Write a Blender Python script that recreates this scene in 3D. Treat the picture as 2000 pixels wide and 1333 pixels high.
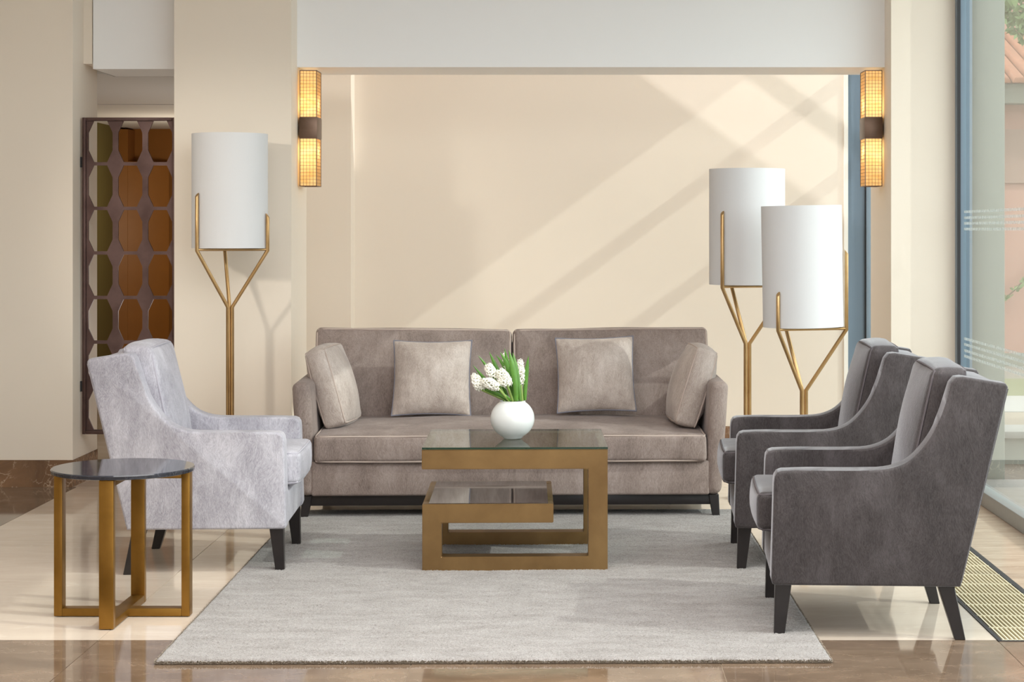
import bpy, bmesh, math, random
import numpy as np
from mathutils import Vector, Matrix
random.seed(7); rng = np.random.default_rng(7)
for o in list(bpy.data.objects): bpy.data.objects.remove(o)
SC = bpy.context.scene
COL = SC.collection
R = math.radians

# ------------------------------------------------------------------ camera
F, VX, VY, H = 3600.0, 1130.0, 451.0, 1.40          # focal length in px, vanishing point, eye height
cam = bpy.data.cameras.new('camera'); cam.sensor_fit = 'HORIZONTAL'; cam.sensor_width = 36
cam.lens = 36 * F / 2000
cam.shift_x = (1000 - VX) / 2000; cam.shift_y = -(666.5 - VY) / 2000
camo = bpy.data.objects.new('camera', cam); COL.objects.link(camo)
camo.location = (0, 0, H); camo.rotation_euler = (R(90), 0, 0)
SC.camera = camo
# ------------------------------------------------------------------ world, sun, exposure
W = bpy.data.worlds.new('sky'); SC.world = W; W.use_nodes = True
bg = W.node_tree.nodes['Background']; bg.inputs[0].default_value = (0.955, 0.975, 1.0, 1); bg.inputs[1].default_value = 1.55
def sun(name, d, strength, angle, col):
    l = bpy.data.lights.new(name, 'SUN'); l.energy = strength; l.angle = R(angle); l.color = col
    o = bpy.data.objects.new(name, l); COL.objects.link(o)
    o.rotation_euler = Vector(d).to_track_quat('-Z', 'Y').to_euler(); return o
sun('sun', (-1, .30, -.73), 0.80, 0.6, (1, .97, .92))
sun('added_reflected_sun', (1, .30, -.725), 1.35, 1.0, (1, .97, .93))  # second sun added for the crossing streaks, standing for reflected sunlight
def spot(name, loc, tgt, power, size, blend, rad, col):
    l = bpy.data.lights.new(name, 'SPOT'); l.energy = power; l.spot_size = R(size); l.spot_blend = blend
    l.shadow_soft_size = rad; l.color = col
    o = bpy.data.objects.new(name, l); COL.objects.link(o); o.location = loc
    o.rotation_euler = (Vector(tgt) - Vector(loc)).to_track_quat('-Z', 'Y').to_euler(); return o
spot('added_shadow_spot', (-3.55, 5.5, 2.62), (-1.92, 10.0, 1.3), 105, 27, .8, .13, (1, .93, .82))  # unseen spot, added to throw the left lamp's shadow on the column
def point(name, loc, power, rad, col):
    l = bpy.data.lights.new(name, 'POINT'); l.energy = power; l.shadow_soft_size = rad; l.color = col
    o = bpy.data.objects.new(name, l); COL.objects.link(o); o.location = loc; return o
point('added_corridor_fill', (-3.1, 14.6, 1.6), 10, .15, (1, .86, .66))  # unseen warm light added to make the corridor walls glow
point('added_corridor_upfill', (-2.30, 12.1, .7), 9, .15, (1, .97, .92))  # added light hidden behind the middle column, brightens the corridor ceiling
def panel(name, loc, sx, sy, power, col):
    l = bpy.data.lights.new(name, 'AREA'); l.shape = 'RECTANGLE'; l.size = sx; l.size_y = sy; l.energy = power; l.color = col
    o = bpy.data.objects.new(name, l); COL.objects.link(o); o.location = loc; return o
panel('added_overhead_fill', (-.3, 4.6, 3.19), 3.2, 3.6, 95, (1, .985, .965))  # invented soft overhead light, added to brighten the whole interior
vs = SC.view_settings; vs.view_transform = 'Standard'; vs.look = 'None'; vs.gamma = 1.0
vs.use_curve_mapping = False; vs.exposure = 1.12
SC.cycles.use_denoising = True
SC.cycles.max_bounces = 10; SC.cycles.diffuse_bounces = 6; SC.cycles.transparent_max_bounces = 16

# ------------------------------------------------------------------ materials
def lin(c):
    return tuple(((v / 255) / 12.92 if v / 255 <= .04045 else ((v / 255 + .055) / 1.055) ** 2.4) for v in c) + (1,)
class NT:
    def __init__(s, name):
        s.m = bpy.data.materials.new(name); s.m.use_nodes = True; s.t = s.m.node_tree
        s.b = s.t.nodes['Principled BSDF']; s.out = s.t.nodes['Material Output']
    def n(s, typ, **kw):
        x = s.t.nodes.new(typ)
        for k, v in kw.items():
            if k in x.inputs: x.inputs[k].default_value = v
            else: setattr(x, k, v)
        return x
    def l(s, a, b): s.t.links.new(a, b)
    def ramp(s, src, stops):
        r = s.n('ShaderNodeValToRGB'); e = r.color_ramp.elements
        while len(e) < len(stops): e.new(.5)
        for el, (p, c) in zip(e, stops): el.position = p; el.color = c
        s.l(src, r.inputs[0]); return r.outputs[0]
    def noise(s, scale, detail=4, rough=.55, dist=0, vec=None):
        x = s.n('ShaderNodeTexNoise', Scale=scale, Detail=detail, Roughness=rough, Distortion=dist)
        if vec is not None: s.l(vec, x.inputs['Vector'])
        return x
    def coord(s, scale=(1, 1, 1), which='Object', rot=(0, 0, 0)):
        c = s.n('ShaderNodeTexCoord'); m = s.n('ShaderNodeMapping'); m.inputs['Scale'].default_value = scale
        m.inputs['Rotation'].default_value = rot
        s.l(c.outputs[which], m.inputs[0]); return m.outputs[0]
    def mix(s, fac, a, b, mode='MIX'):
        x = s.n('ShaderNodeMix', data_type='RGBA', blend_type=mode)
        for i, v in ((0, fac), (6, a), (7, b)):
            if hasattr(v, 'is_linked') or hasattr(v, 'links'): s.l(v, x.inputs[i])
            else: x.inputs[i].default_value = v
        return x.outputs[2]
    def bump(s, h, strength=.2, dist=.002):
        x = s.n('ShaderNodeBump', Strength=strength, Distance=dist); s.l(h, x.inputs['Height'])
        s.l(x.outputs[0], s.b.inputs['Normal'])
def plain(name, col, rough=.5, metal=0, spec=.5, **kw):
    m = NT(name); b = m.b; b.inputs['Base Color'].default_value = lin(col); b.inputs['Roughness'].default_value = rough
    b.inputs['Metallic'].default_value = metal; b.inputs['Specular IOR Level'].default_value = spec
    v = m.coord(); n = m.noise(kw.get('ns', 25), 4, .6, 0, v)
    dark = tuple(x * (1 - kw.get('var', .06)) for x in lin(col)[:3]) + (1,)
    m.l(m.ramp(n.outputs[0], [(.3, dark), (.7, lin(col))]), b.inputs['Base Color'])
    if kw.get('bump'): m.bump(m.noise(kw.get('bs', 300), 3, .6, 0, v).outputs[0], kw['bump'], .001)
    return m.m
def hide(name, dark, mid, light, sheen=.6, sc=1.0):
    """short-haired velvety hide: streaky nap whose direction wanders"""
    m = NT(name); c = m.coord()
    w = m.noise(3.2 * sc, 3, .5, .4, c)
    mp = m.n('ShaderNodeVectorMath', operation='MULTIPLY_ADD'); m.l(w.outputs['Color'], mp.inputs[0])
    mp.inputs[1].default_value = (.16, .16, .16); m.l(c, mp.inputs[2])
    st = m.n('ShaderNodeMapping'); st.inputs['Scale'].default_value = (330, 330, 75); st.inputs['Rotation'].default_value = (.3, .5, 0)
    m.l(mp.outputs[0], st.inputs[0])
    hair = m.noise(1.0, 3, .6, .6, st.outputs[0])
    st2 = m.n('ShaderNodeMapping'); st2.inputs['Scale'].default_value = (60, 60, 14); st2.inputs['Rotation'].default_value = (-.4, .2, .3)
    m.l(mp.outputs[0], st2.inputs[0])
    lock = m.noise(1.0, 4, .6, .8, st2.outputs[0])
    big = m.noise(3.6 * sc, 6, .62, .25, m.coord((1.6, 1.6, .8)))
    a = m.ramp(big.outputs[0], [(.34, lin(dark)), (.50, lin(mid)), (.66, lin(light))])
    b2 = m.ramp(lock.outputs[0], [(.30, lin(dark)), (.68, lin(light))])
    h2 = m.ramp(hair.outputs[0], [(.32, lin(dark)), (.66, lin(light))])
    x = m.mix(.32, a, b2); x = m.mix(.36, x, h2)
    m.l(x, m.b.inputs['Base Color']); m.b.inputs['Roughness'].default_value = .62
    m.b.inputs['Specular IOR Level'].default_value = .25
    m.b.inputs['Sheen Weight'].default_value = sheen; m.b.inputs['Sheen Roughness'].default_value = .38
    m.b.inputs['Sheen Tint'].default_value = (.92, .93, 1, 1)
    m.bump(m.mix(.5, hair.outputs[0], lock.outputs[0]), .5, .004)
    return m.m
def marble(name, base, dark, vein, scale=2.0, rough=.06, vein_w=.02, stretch=(1, 1, 1), vmix=.7, spec=.5):
    m = NT(name); c = m.coord(stretch)
    n1 = m.noise(scale * 1.4, 8, .62, .8, c)
    col = m.ramp(n1.outputs[0], [(.3, lin(dark)), (.7, lin(base))])
    wv = m.n('ShaderNodeVectorMath', operation='MULTIPLY_ADD'); m.l(n1.outputs['Color'], wv.inputs[0])
    wv.inputs[1].default_value = (.45, .45, .45); m.l(c, wv.inputs[2])
    vo = m.n('ShaderNodeTexVoronoi', feature='DISTANCE_TO_EDGE', Scale=scale * 2.6); m.l(wv.outputs[0], vo.inputs['Vector'])
    vf = m.ramp(vo.outputs['Distance'], [(0, (vmix, vmix, vmix, 1)), (vein_w * 2.5, (0, 0, 0, 1))])
    br = m.noise(scale * 3, 3, .5, 0, c)
    vf2 = m.mix(1.0, vf, m.ramp(br.outputs[0], [(.38, (0, 0, 0, 1)), (.62, (1, 1, 1, 1))]), 'MULTIPLY')
    x = m.mix(vf2, col, lin(vein))
    m.l(x, m.b.inputs['Base Color']); m.b.inputs['Roughness'].default_value = rough
    m.b.inputs['Specular IOR Level'].default_value = spec
    return m.m
def clearglass(name, tint, ior=1.5, rough=.0):
    m = NT(name); m.t.nodes.remove(m.b)
    tr = m.n('ShaderNodeBsdfTransparent'); tr.inputs[0].default_value = tint
    gl = m.n('ShaderNodeBsdfGlossy'); gl.inputs['Roughness'].default_value = rough; gl.inputs[0].default_value = (1, 1, 1, 1)
    fr = m.n('ShaderNodeFresnel', IOR=ior); mx = m.n('ShaderNodeMixShader')
    ge = m.n('ShaderNodeNewGeometry'); iv = m.n('ShaderNodeMath', operation='SUBTRACT'); iv.inputs[0].default_value = 1; m.l(ge.outputs['Backfacing'], iv.inputs[1])
    mu = m.n('ShaderNodeMath', operation='MULTIPLY'); m.l(fr.outputs[0], mu.inputs[0]); m.l(iv.outputs[0], mu.inputs[1])
    m.l(mu.outputs[0], mx.inputs[0]); m.l(tr.outputs[0], mx.inputs[1]); m.l(gl.outputs[0], mx.inputs[2])
    m.l(mx.outputs[0], m.out.inputs[0]); return m.m
def metalbrush(name, c1, c2, rough=.35):
    m = NT(name); v = m.coord(); n = m.noise(4.5, 5, .55, .3, v)
    m.l(m.ramp(n.outputs[0], [(.3, lin(c1)), (.7, lin(c2))]), m.b.inputs['Base Color'])
    m.b.inputs['Metallic'].default_value = .85; m.b.inputs['Roughness'].default_value = rough
    return m.m

M = {}
M['paint'] = plain('cream_wall_paint', (231, 221, 208), .75, spec=.25, ns=1.2, var=.015, bump=.05, bs=160)
M['white'] = plain('white_ceiling_paint', (240, 241, 243), .8, spec=.2, ns=1.2, var=.01, bump=.03, bs=160)
M['trimwhite'] = plain('pale_trim', (238, 234, 226), .6, ns=2, var=.01)
M['blue'] = plain('steel_blue_frame', (112, 130, 146), .45, ns=3, var=.04)
M['blue2'] = plain('steel_blue_edge', (134, 151, 166), .4, ns=3, var=.04)
M['gasket'] = plain('dark_gasket', (34, 34, 38), .6)
M['alu'] = plain('brushed_aluminium_rail', (150, 154, 156), .4, .3)
M['cream'] = marble('polished_cream_marble', (218, 203, 188), (203, 187, 171), (230, 219, 207), .9, .07, .012, (1, 3.5, 1), .35)
M['brown'] = marble('polished_brown_marble', (128, 108, 91), (96, 79, 65), (166, 148, 130), 2.6, .06, .010, (1, 2.0, 1), .35)
M['skirt'] = marble('emperador_marble_skirting', (134, 100, 72), (92, 66, 46), (214, 190, 164), 3.4, .2, .016, (1, 1, 1), .75)
M['travertine'] = marble('travertine_floor', (206, 186, 164), (170, 146, 124), (226, 212, 194), 1.6, .15, .012, (1, 6, 1), .4)
M['grout'] = plain('pale_grout', (196, 180, 160), .8)
M['nero'] = marble('dark_grey_marble', (58, 60, 68), (34, 35, 42), (150, 152, 160), 5, .06, .01, (1, 2, 1), .5)
M['silver'] = hide('silver_grey_hide', (118, 115, 124), (158, 155, 164), (200, 198, 206), .25)
M['taupe'] = hide('taupe_hide', (98, 83, 77), (132, 117, 110), (168, 154, 148), .12, .8)
M['pillow'] = hide('pale_taupe_hide', (142, 127, 119), (174, 160, 151), (208, 198, 192), .2, 1.2)
M['char'] = hide('charcoal_hide', (36, 31, 31), (58, 52, 52), (88, 82, 84), .65)
M['pipegrey'] = plain('grey_piping', (118, 118, 130), .7)
M['pipesilver'] = plain('silver_piping', (172, 169, 179), .7)
M['pipetaupe'] = plain('taupe_piping', (184, 168, 159), .7)
M['pipechar'] = plain('lavender_grey_piping', (84, 78, 82), .7)
M['ebony'] = plain('dark_stained_wood', (30, 24, 24), .35, ns=40, var=.25)
M['bronze'] = metalbrush('aged_brass', (116, 90, 58), (140, 112, 74), .42)
M['brass'] = metalbrush('lamp_brass', (166, 131, 84), (202, 169, 122), .34)
M['gold'] = metalbrush('side_table_brass', (122, 88, 34), (150, 112, 52), .4)
M['lattice'] = metalbrush('lattice_bronze', (78, 60, 57), (106, 86, 83), .55)
M['sconcemetal'] = metalbrush('sconce_bronze', (92, 74, 62), (122, 102, 90), .4)
M['wire'] = plain('sconce_dark_wire', (92, 66, 34), .6)
M['shade'] = plain('white_linen_shade', (214, 215, 218), .85, spec=.2, ns=400, var=.03, bump=.08, bs=900)
M['vase'] = plain('glossy_white_ceramic', (218, 220, 220), .08, ns=4, var=.01)
M['glass'] = clearglass('window_glass', (.93, .97, .95, 1))
M['tableglass'] = clearglass('table_glass', (.80, .90, .86, 1))
M['glassedge'] = plain('green_glass_edge', (6, 44, 33), .1)
M['smoked'] = plain('smoked_mirror_glass', (40, 34, 32), .04, spec=1.0, var=.01)
def frit():
    m = NT('white_glass_dashes'); m.b.inputs['Base Color'].default_value = lin((205, 210, 207)); m.b.inputs['Roughness'].default_value = .7
    m.b.inputs['Alpha'].default_value = .45; return m.m
M['dash'] = frit()
M['petal'] = plain('white_petal', (250, 248, 238), .6, ns=80, var=.05)
M['leaf'] = plain('green_leaf', (92, 144, 52), .35, ns=30, var=.35)
M['stem'] = plain('pale_green_stem', (150, 176, 92), .45, ns=30, var=.2)
M['olive'] = plain('olive_wall', (104, 96, 50), .8, ns=2, var=.03)
M['amberwall'] = plain('amber_wall', (138, 88, 26), .8, ns=2, var=.04)
M['amberdoor'] = plain('amber_wood_door', (150, 98, 34), .5, ns=8, var=.08)
M['greyceil'] = plain('grey_corridor_ceiling', (214, 213, 212), .8, ns=2, var=.01)
M['pink'] = plain('pink_render', (156, 120, 108), .9, ns=3, var=.05)
M['outgrey'] = plain('grey_green_render', (128, 133, 127), .8, ns=30, var=.04, bump=.15, bs=60)
M['cornice'] = plain('pale_grey_cornice', (118, 120, 112), .8)
M['rooftile'] = plain('terracotta_tile', (146, 100, 78), .8, ns=10, var=.25)
M['pave'] = plain('outdoor_paving', (118, 112, 105), .9, ns=20, var=.15)
M['gravel'] = plain('gravel', (138, 128, 114), .95, ns=120, var=.35)
M['grass'] = plain('grass_strip', (104, 108, 76), .9, ns=60, var=.35)
M['kerb'] = plain('white_kerb', (142, 141, 138), .7)
M['foliage'] = plain('pale_foliage', (108, 132, 86), .7, ns=6, var=.3)
M['bark'] = plain('bark', (92, 78, 62), .9, ns=12, var=.3)
# amber onyx diffuser: lit from inside by real bulbs
def onyx():
    m = NT('amber_onyx'); m.t.nodes.remove(m.b); v = m.coord((1, 1, 2.2)); n = m.noise(9, 6, .6, 1.2, v)
    c = m.ramp(n.outputs[0], [(.3, (.92, .58, .24, 1)), (.55, (.93, .70, .37, 1)), (.8, (.95, .77, .48, 1))])
    t = m.n('ShaderNodeBsdfTranslucent'); m.l(c, t.inputs[0])
    e = m.n('ShaderNodeEmission', Strength=.16); m.l(c, e.inputs[0])
    a = m.n('ShaderNodeAddShader'); m.l(t.outputs[0], a.inputs[0]); m.l(e.outputs[0], a.inputs[1]); m.l(a.outputs[0], m.out.inputs[0])
    return m.m
M['onyx'] = onyx()
def pilemat():
    m = NT('rug_wool'); c = m.coord(); n = m.noise(5, 5, .65, .3, m.coord((1, 2.6, 1))); g = m.n('ShaderNodeObjectInfo')
    f = m.noise(260, 2, .6, 0, c)
    a = m.ramp(n.outputs[0], [(.3, lin((112, 105, 101))), (.64, lin((152, 147, 145)))])
    b = m.ramp(f.outputs[0], [(.3, lin((72, 65, 61))), (.66, lin((176, 171, 169)))])
    m.l(m.mix(.45, a, b), m.b.inputs['Base Color']); m.b.inputs['Roughness'].default_value = .95
    m.b.inputs['Specular IOR Level'].default_value = .1; m.b.inputs['Sheen Weight'].default_value = .25
    return m.m
M['pile'] = pilemat()
M['rugedge'] = plain('rug_edge_wool', (150, 138, 124), .95, ns=200, var=.4)
M['rugback'] = plain('rug_backing', (126, 112, 98), .95, ns=200, var=.3)

# ------------------------------------------------------------------ mesh helpers
def finish(me, smooth=35):
    if smooth:
        me.polygons.foreach_set('use_smooth', [True] * len(me.polygons))
        try: me.set_sharp_from_angle(angle=R(smooth))
        except Exception: pass
    me.update()
def add(name, me, mat, parent=None):
    o = bpy.data.objects.new(name, me); COL.objects.link(o)
    if mat is not None and not me.materials: me.materials.append(M[mat] if isinstance(mat, str) else mat)
    if parent is not None: o.parent = parent
    return o
def obj(name, bm, mat, parent=None, smooth=35):
    bmesh.ops.recalc_face_normals(bm, faces=bm.faces)
    me = bpy.data.meshes.new(name); bm.to_mesh(me); bm.free(); finish(me, smooth); return add(name, me, mat, parent)
def pydata(name, v, f, mat, parent=None, smooth=35):
    me = bpy.data.meshes.new(name); me.from_pydata([tuple(map(float, p)) for p in v], [], f); finish(me, smooth)
    return add(name, me, mat, parent)
def empty(name, loc=(0, 0, 0), rz=0):
    o = bpy.data.objects.new(name, None); COL.objects.link(o); o.location = loc; o.rotation_euler = (0, 0, R(rz)); o.empty_display_size = .1
    return o
def tag(o, label, cat, group=None):
    o['label'] = label; o['category'] = cat
    if group: o['group'] = group
    return o
def struct(o): o['kind'] = 'structure'; return o
def bx(bm, x0, x1, y0, y1, z0, z1, bev=0, seg=2):
    vs_ = [bm.verts.new(p) for p in ((x0, y0, z0), (x1, y0, z0), (x1, y1, z0), (x0, y1, z0), (x0, y0, z1), (x1, y0, z1), (x1, y1, z1), (x0, y1, z1))]
    fs = [bm.faces.new([vs_[i] for i in q]) for q in ((0, 3, 2, 1), (4, 5, 6, 7), (0, 1, 5, 4), (1, 2, 6, 5), (2, 3, 7, 6), (3, 0, 4, 7))]
    if bev:
        es = list({e for f in fs for e in f.edges})
        bmesh.ops.bevel(bm, geom=es, offset=bev, segments=seg, affect='EDGES', profile=.5)
def box(name, x0, x1, y0, y1, z0, z1, mat, parent=None, bev=0, seg=2):
    bm = bmesh.new(); bx(bm, min(x0, x1), max(x0, x1), min(y0, y1), max(y0, y1), min(z0, z1), max(z0, z1), bev, seg); return obj(name, bm, mat, parent)
def hexa(name, bot, top, mat, parent=None, bev=0, seg=2):
    """8-corner solid: bottom quad + top quad"""
    bm = bmesh.new(); v = [bm.verts.new(p) for p in list(bot) + list(top)]
    for q in ((0, 3, 2, 1), (4, 5, 6, 7), (0, 1, 5, 4), (1, 2, 6, 5), (2, 3, 7, 6), (3, 0, 4, 7)): bm.faces.new([v[i] for i in q])
    if bev: bmesh.ops.bevel(bm, geom=list(bm.edges), offset=bev, segments=seg, affect='EDGES', profile=.5)
    return obj(name, bm, mat, parent)
def tube_data(pts, r, n=10, closed=False, up=(0, 0, 1)):
    pts = [Vector(p) for p in pts]; N = len(pts); V = []; Fc = []
    for i, p in enumerate(pts):
        if closed: t = pts[(i + 1) % N] - pts[i - 1]
        elif i == 0: t = pts[1] - p
        elif i == N - 1: t = p - pts[i - 1]
        else: t = (pts[i + 1] - p).normalized() + (p - pts[i - 1]).normalized()
        t.normalize(); u = Vector(up)
        if abs(t.dot(u)) > .93: u = Vector((1, .2, 0))
        a = t.cross(u).normalized(); b = a.cross(t).normalized()
        s = 1.0
        if not closed and 0 < i < N - 1:
            c = (pts[i + 1] - p).normalized().dot((p - pts[i - 1]).normalized()); s = 1 / max(.6, math.sqrt((1 + c) / 2))
        rr = r[i] if isinstance(r, (list, tuple)) else r
        for k in range(n):
            an = 2 * math.pi * k / n
            V.append(p + (a * math.cos(an) + b * math.sin(an)) * rr * (s if False else 1))
    M_ = N if closed else N - 1
    for i in range(M_):
        for k in range(n):
            j = (i + 1) % N; Fc.append((i * n + k, i * n + (k + 1) % n, j * n + (k + 1) % n, j * n + k))
    if not closed: Fc += [tuple(range(n))[::-1], tuple((N - 1) * n + k for k in range(n))]
    return [tuple(v) for v in V], Fc
def tube(name, pts, r, mat, parent=None, n=10, closed=False, up=(0, 0, 1)):
    V, Fc = tube_data(pts, r, n, closed, up); return pydata(name, V, Fc, mat, parent, 50)
def lathe(name, prof, mat, parent=None, n=48, cap=False, loc=(0, 0, 0)):
    V = []; Fc = []
    for (r, z) in prof:
        for k in range(n):
            a = 2 * math.pi * k / n; V.append((loc[0] + r * math.cos(a), loc[1] + r * math.sin(a), loc[2] + z))
    for i in range(len(prof) - 1):
        for k in range(n):
            Fc.append((i * n + k, i * n + (k + 1) % n, (i + 1) * n + (k + 1) % n, (i + 1) * n + k))
    if cap: Fc += [tuple(range(n))[::-1], tuple((len(prof) - 1) * n + k for k in range(n))]
    return pydata(name, V, Fc, mat, parent, 40)
def soft_fn(hx, hy, hz, r, crown, pinch=0):
    h = np.array((hx, hy, hz)); cr = np.array(crown, float)
    def f(P):
        P = np.asarray(P, float); inner = np.clip(P, -(h - r), h - r); d = P - inner
        L = np.linalg.norm(d, axis=1, keepdims=True); L[L == 0] = 1
        Q = inner + d / L * r
        U = np.clip(Q / h, -1, 1)
        g = 1 - np.abs(U) ** 2.4
        out = Q.copy()
        for a in range(3):
            b, c = [i for i in range(3) if i != a]
            out[:, a] += U[:, a] * cr[a] * g[:, b] * g[:, c]
        return out
    return f, h
def soft_box(name, hx, hy, hz, r, crown, mat, parent=None, n=(18, 14, 8), warp=None, seed=0, wr=.004):
    f, h = soft_fn(hx, hy, hz, r, crown)
    idx = {}; V = []; Fc = []
    def ts(k, half):
        inner = np.linspace(-(half - r), half - r, k)
        e = np.array([half - r + r * math.tan(R(a)) for a in (11, 22, 33, 45)]) - (half - r)
        e = e / e[-1] * r
        return np.concatenate((-(half - r) - e[::-1], inner, (half - r) + e))
    T = [ts(n[i], h[i]) for i in range(3)]
    def vid(p):
        k = tuple(round(x, 6) for x in p)
        if k not in idx: idx[k] = len(V); V.append(p)
        return idx[k]
    for a in range(3):
        b, c = [(1, 2), (2, 0), (0, 1)][a]
        for s in (-1, 1):
            for i in range(len(T[b]) - 1):
                for j in range(len(T[c]) - 1):
                    q = []
                    for (ii, jj) in ((i, j), (i + 1, j), (i + 1, j + 1), (i, j + 1)):
                        p = [0, 0, 0]; p[a] = s * h[a]; p[b] = T[b][ii]; p[c] = T[c][jj]; q.append(vid(tuple(p)))
                    Fc.append(tuple(q) if s > 0 else tuple(q[::-1]))
    P = f(np.array(V))
    if wr:
        rs = np.random.default_rng(seed + 3); ph = rs.uniform(0, 6, (5, 3)); fr = rs.uniform(6, 17, (5, 3))
        dz = sum(np.sin(P @ fr[i] + ph[i, 0]) for i in range(5)) / 5
        nrm = P / np.maximum(np.linalg.norm(P / h, axis=1, keepdims=True), 1e-6) / h
        P = P + nrm / np.maximum(np.linalg.norm(nrm, axis=1, keepdims=True), 1e-6) * (dz * wr)[:, None]
    if warp is not None: P = np.array([warp(p) for p in P])
    return pydata(name, P, Fc, mat, parent, 80), f, h
def soft_piping(name, hx, hy, hz, r, crown, axis, side, rad, mat, parent, warp=None, per=10):
    """welt cord round the rim of the face (axis, side)"""
    f, h = soft_fn(hx, hy, hz, r, crown); b, c = [i for i in range(3) if i != axis]
    pts = []
    def line(p, q, k): return [tuple(p[i] + (q[i] - p[i]) * t / k for i in range(2)) for t in range(k)]
    B, Cc = h[b], h[c]; ring = line((-B, -Cc), (B, -Cc), per) + line((B, -Cc), (B, Cc), per) + line((B, Cc), (-B, Cc), per) + line((-B, Cc), (-B, -Cc), per)
    for (u, v) in ring:
        p = [0, 0, 0]; p[axis] = side * h[axis]; p[b] = u; p[c] = v; pts.append(p)
    P = f(np.array(pts))
    if warp is not None: P = np.array([warp(p) for p in P])
    V, Fc = tube_data(P, rad, 6, True, up=(.37, .21, .9)); return pydata(name, V, Fc, mat, parent, 60)

# ------------------------------------------------------------------ setting: floor
D0, D1, D2 = 10.06, 10.27, 10.77           # column fronts, beam front, beam back
WB = 11.80                                 # back wall
floor = struct(box('floor', -5.2, 2.14, -2.2, 17.2, -.06, -.004, 'grout'))
tile_cache = {}
def tile(x0, x1, y0, y1, mat):
    g = .0012; k = (round(x1 - x0, 3), round(y1 - y0, 3), mat)
    if k not in tile_cache:
        bm = bmesh.new(); a, b = (x1 - x0) / 2 - g, (y1 - y0) / 2 - g; bx(bm, -a, a, -b, b, -.004, 0.0)
        o = obj('floor_tile', bm, mat, floor, 0); tile_cache[k] = o.data
    else: o = add('floor_tile', tile_cache[k], None, floor)
    o.location = ((x0 + x1) / 2, (y0 + y1) / 2, 0); return o
ys = [6.30, 7.24, 8.17, 9.11, 10.06]
xs = [-2.74, -1.64, -.54, .46, 1.43]
for i in range(len(ys) - 1):
    for j in range(len(xs) - 1): tile(xs[j], xs[j + 1], ys[i], ys[i + 1], 'cream')
    tile(-3.84, -2.74, ys[i], ys[i + 1], 'brown'); tile(-4.94, -3.84, ys[i], ys[i + 1], 'brown')
for j in range(len(xs) - 1):
    tile(xs[j], xs[j + 1], 10.06, 11.0, 'cream'); tile(xs[j], xs[j + 1], 11.0, 11.94, 'cream')
for y0, y1 in ((10.06, 11.6), (11.6, 13.1), (13.1, 14.6), (14.6, 16.2)):
    tile(-3.84, -2.74, y0, y1, 'cream')
    if y0 > 11.5: tile(-2.74, -1.64, y0, y1, 'cream')
bxs = [-4.94, -3.84, -2.74, -1.64, -.54, .46, 1.43, 2.09]
for y0, y1 in ((5.36, 6.30), (4.42, 5.36), (3.48, 4.42)):
    for j in range(len(bxs) - 1): tile(bxs[j], bxs[j + 1], y0, y1, 'brown')
for y0, y1 in ((6.30, 8.17), (8.17, 10.06)): tile(1.735, 2.09, y0, y1, 'travertine')
tile(1.43, 2.09, 10.06, 11.0, 'cream'); tile(1.43, 2.09, 11.0, 11.94, 'cream')

# ------------------------------------------------------------------ columns, beams, walls
ZB = 2.312
CL = struct(box('wall_left_column', -5.0, -2.761, D0, 10.57, .148, 4.3, 'paint'))
CM = struct(box('wall_middle_column', -2.207, -1.568, D0, 10.62, .148, 4.3, 'paint'))
CR = struct(box('wall_right_column', 1.706, 2.055, D0, 10.76, .148, 4.3, 'paint'))
for nm, x0, x1, y1 in (('baseboard_left', -5.0, -2.761, 10.57), ('baseboard_middle', -2.207, -1.568, 10.62), ('baseboard_right', 1.706, 2.055, 10.76)):
    struct(box(nm, x0 - .002, x1 + .003, D0 - .004, y1 + .002, 0, .148, 'skirt'))
struct(box('trim_1', -2.705, -2.207, D1, D2, ZB - .01, 4.3, 'white'))           # beam over the lattice
struct(box('trim_2', -1.568, 1.706, D1, D2, ZB, 4.3, 'white'))                  # beam over the seating alcove
struct(box('trim_3', -2.761, -2.712, D1 + .01, D2, ZB + .02, 4.3, 'paint'))
# alcove behind the beam
struct(box('wall_back', -1.46, 1.698, WB, WB + .15, .148, 5.4, 'paint'))
struct(box('wall_back_step', -2.1, -1.434, WB - .19, WB + .15, .148, 4.9, 'paint'))
struct(box('baseboard_back', -2.1, 1.698, WB - .006, WB + .15, 0, .147, 'skirt'))
struct(box('wall_alcove_left', -2.12, -2.0, 10.62, WB + .15, 0, 4.14, 'paint'))
struct(box('trim_4', 1.698, 1.724, WB - .012, WB + .15, 0, 5.4, 'trimwhite'))
bp = struct(box('door_1', 1.724, 2.10, WB - .006, WB + .13, 0, 5.4, 'blue'))
box('door_edge', 1.838, 1.870, WB - .03, WB - .004, .02, 4.2, 'blue2', bp, .004)
box('seal', 1.830, 1.838, WB - .02, WB - .004, .02, 4.2, 'gasket', bp)
# unseen bar added above the alcove to cast a dark stripe on the back wall
sk = struct(box('added_shadow_bar', -1.23, -1.09, 10.3, WB + .1, 4.05, 4.11, 'blue'))
# ceilings and the shell outside the frame
struct(box('ceiling', -5.1, 2.14, -2.2, D1, 3.22, 3.36, 'white'))
struct(box('wall_left', -5.2, -5.0, -2.2, 10.6, 0, 3.3, 'paint'))
struct(box('wall_front_light_block', -5.2, .2, -2.4, -2.2, 0, 3.3, 'paint'))  # unseen wall added to cut the light from behind the camera
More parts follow.
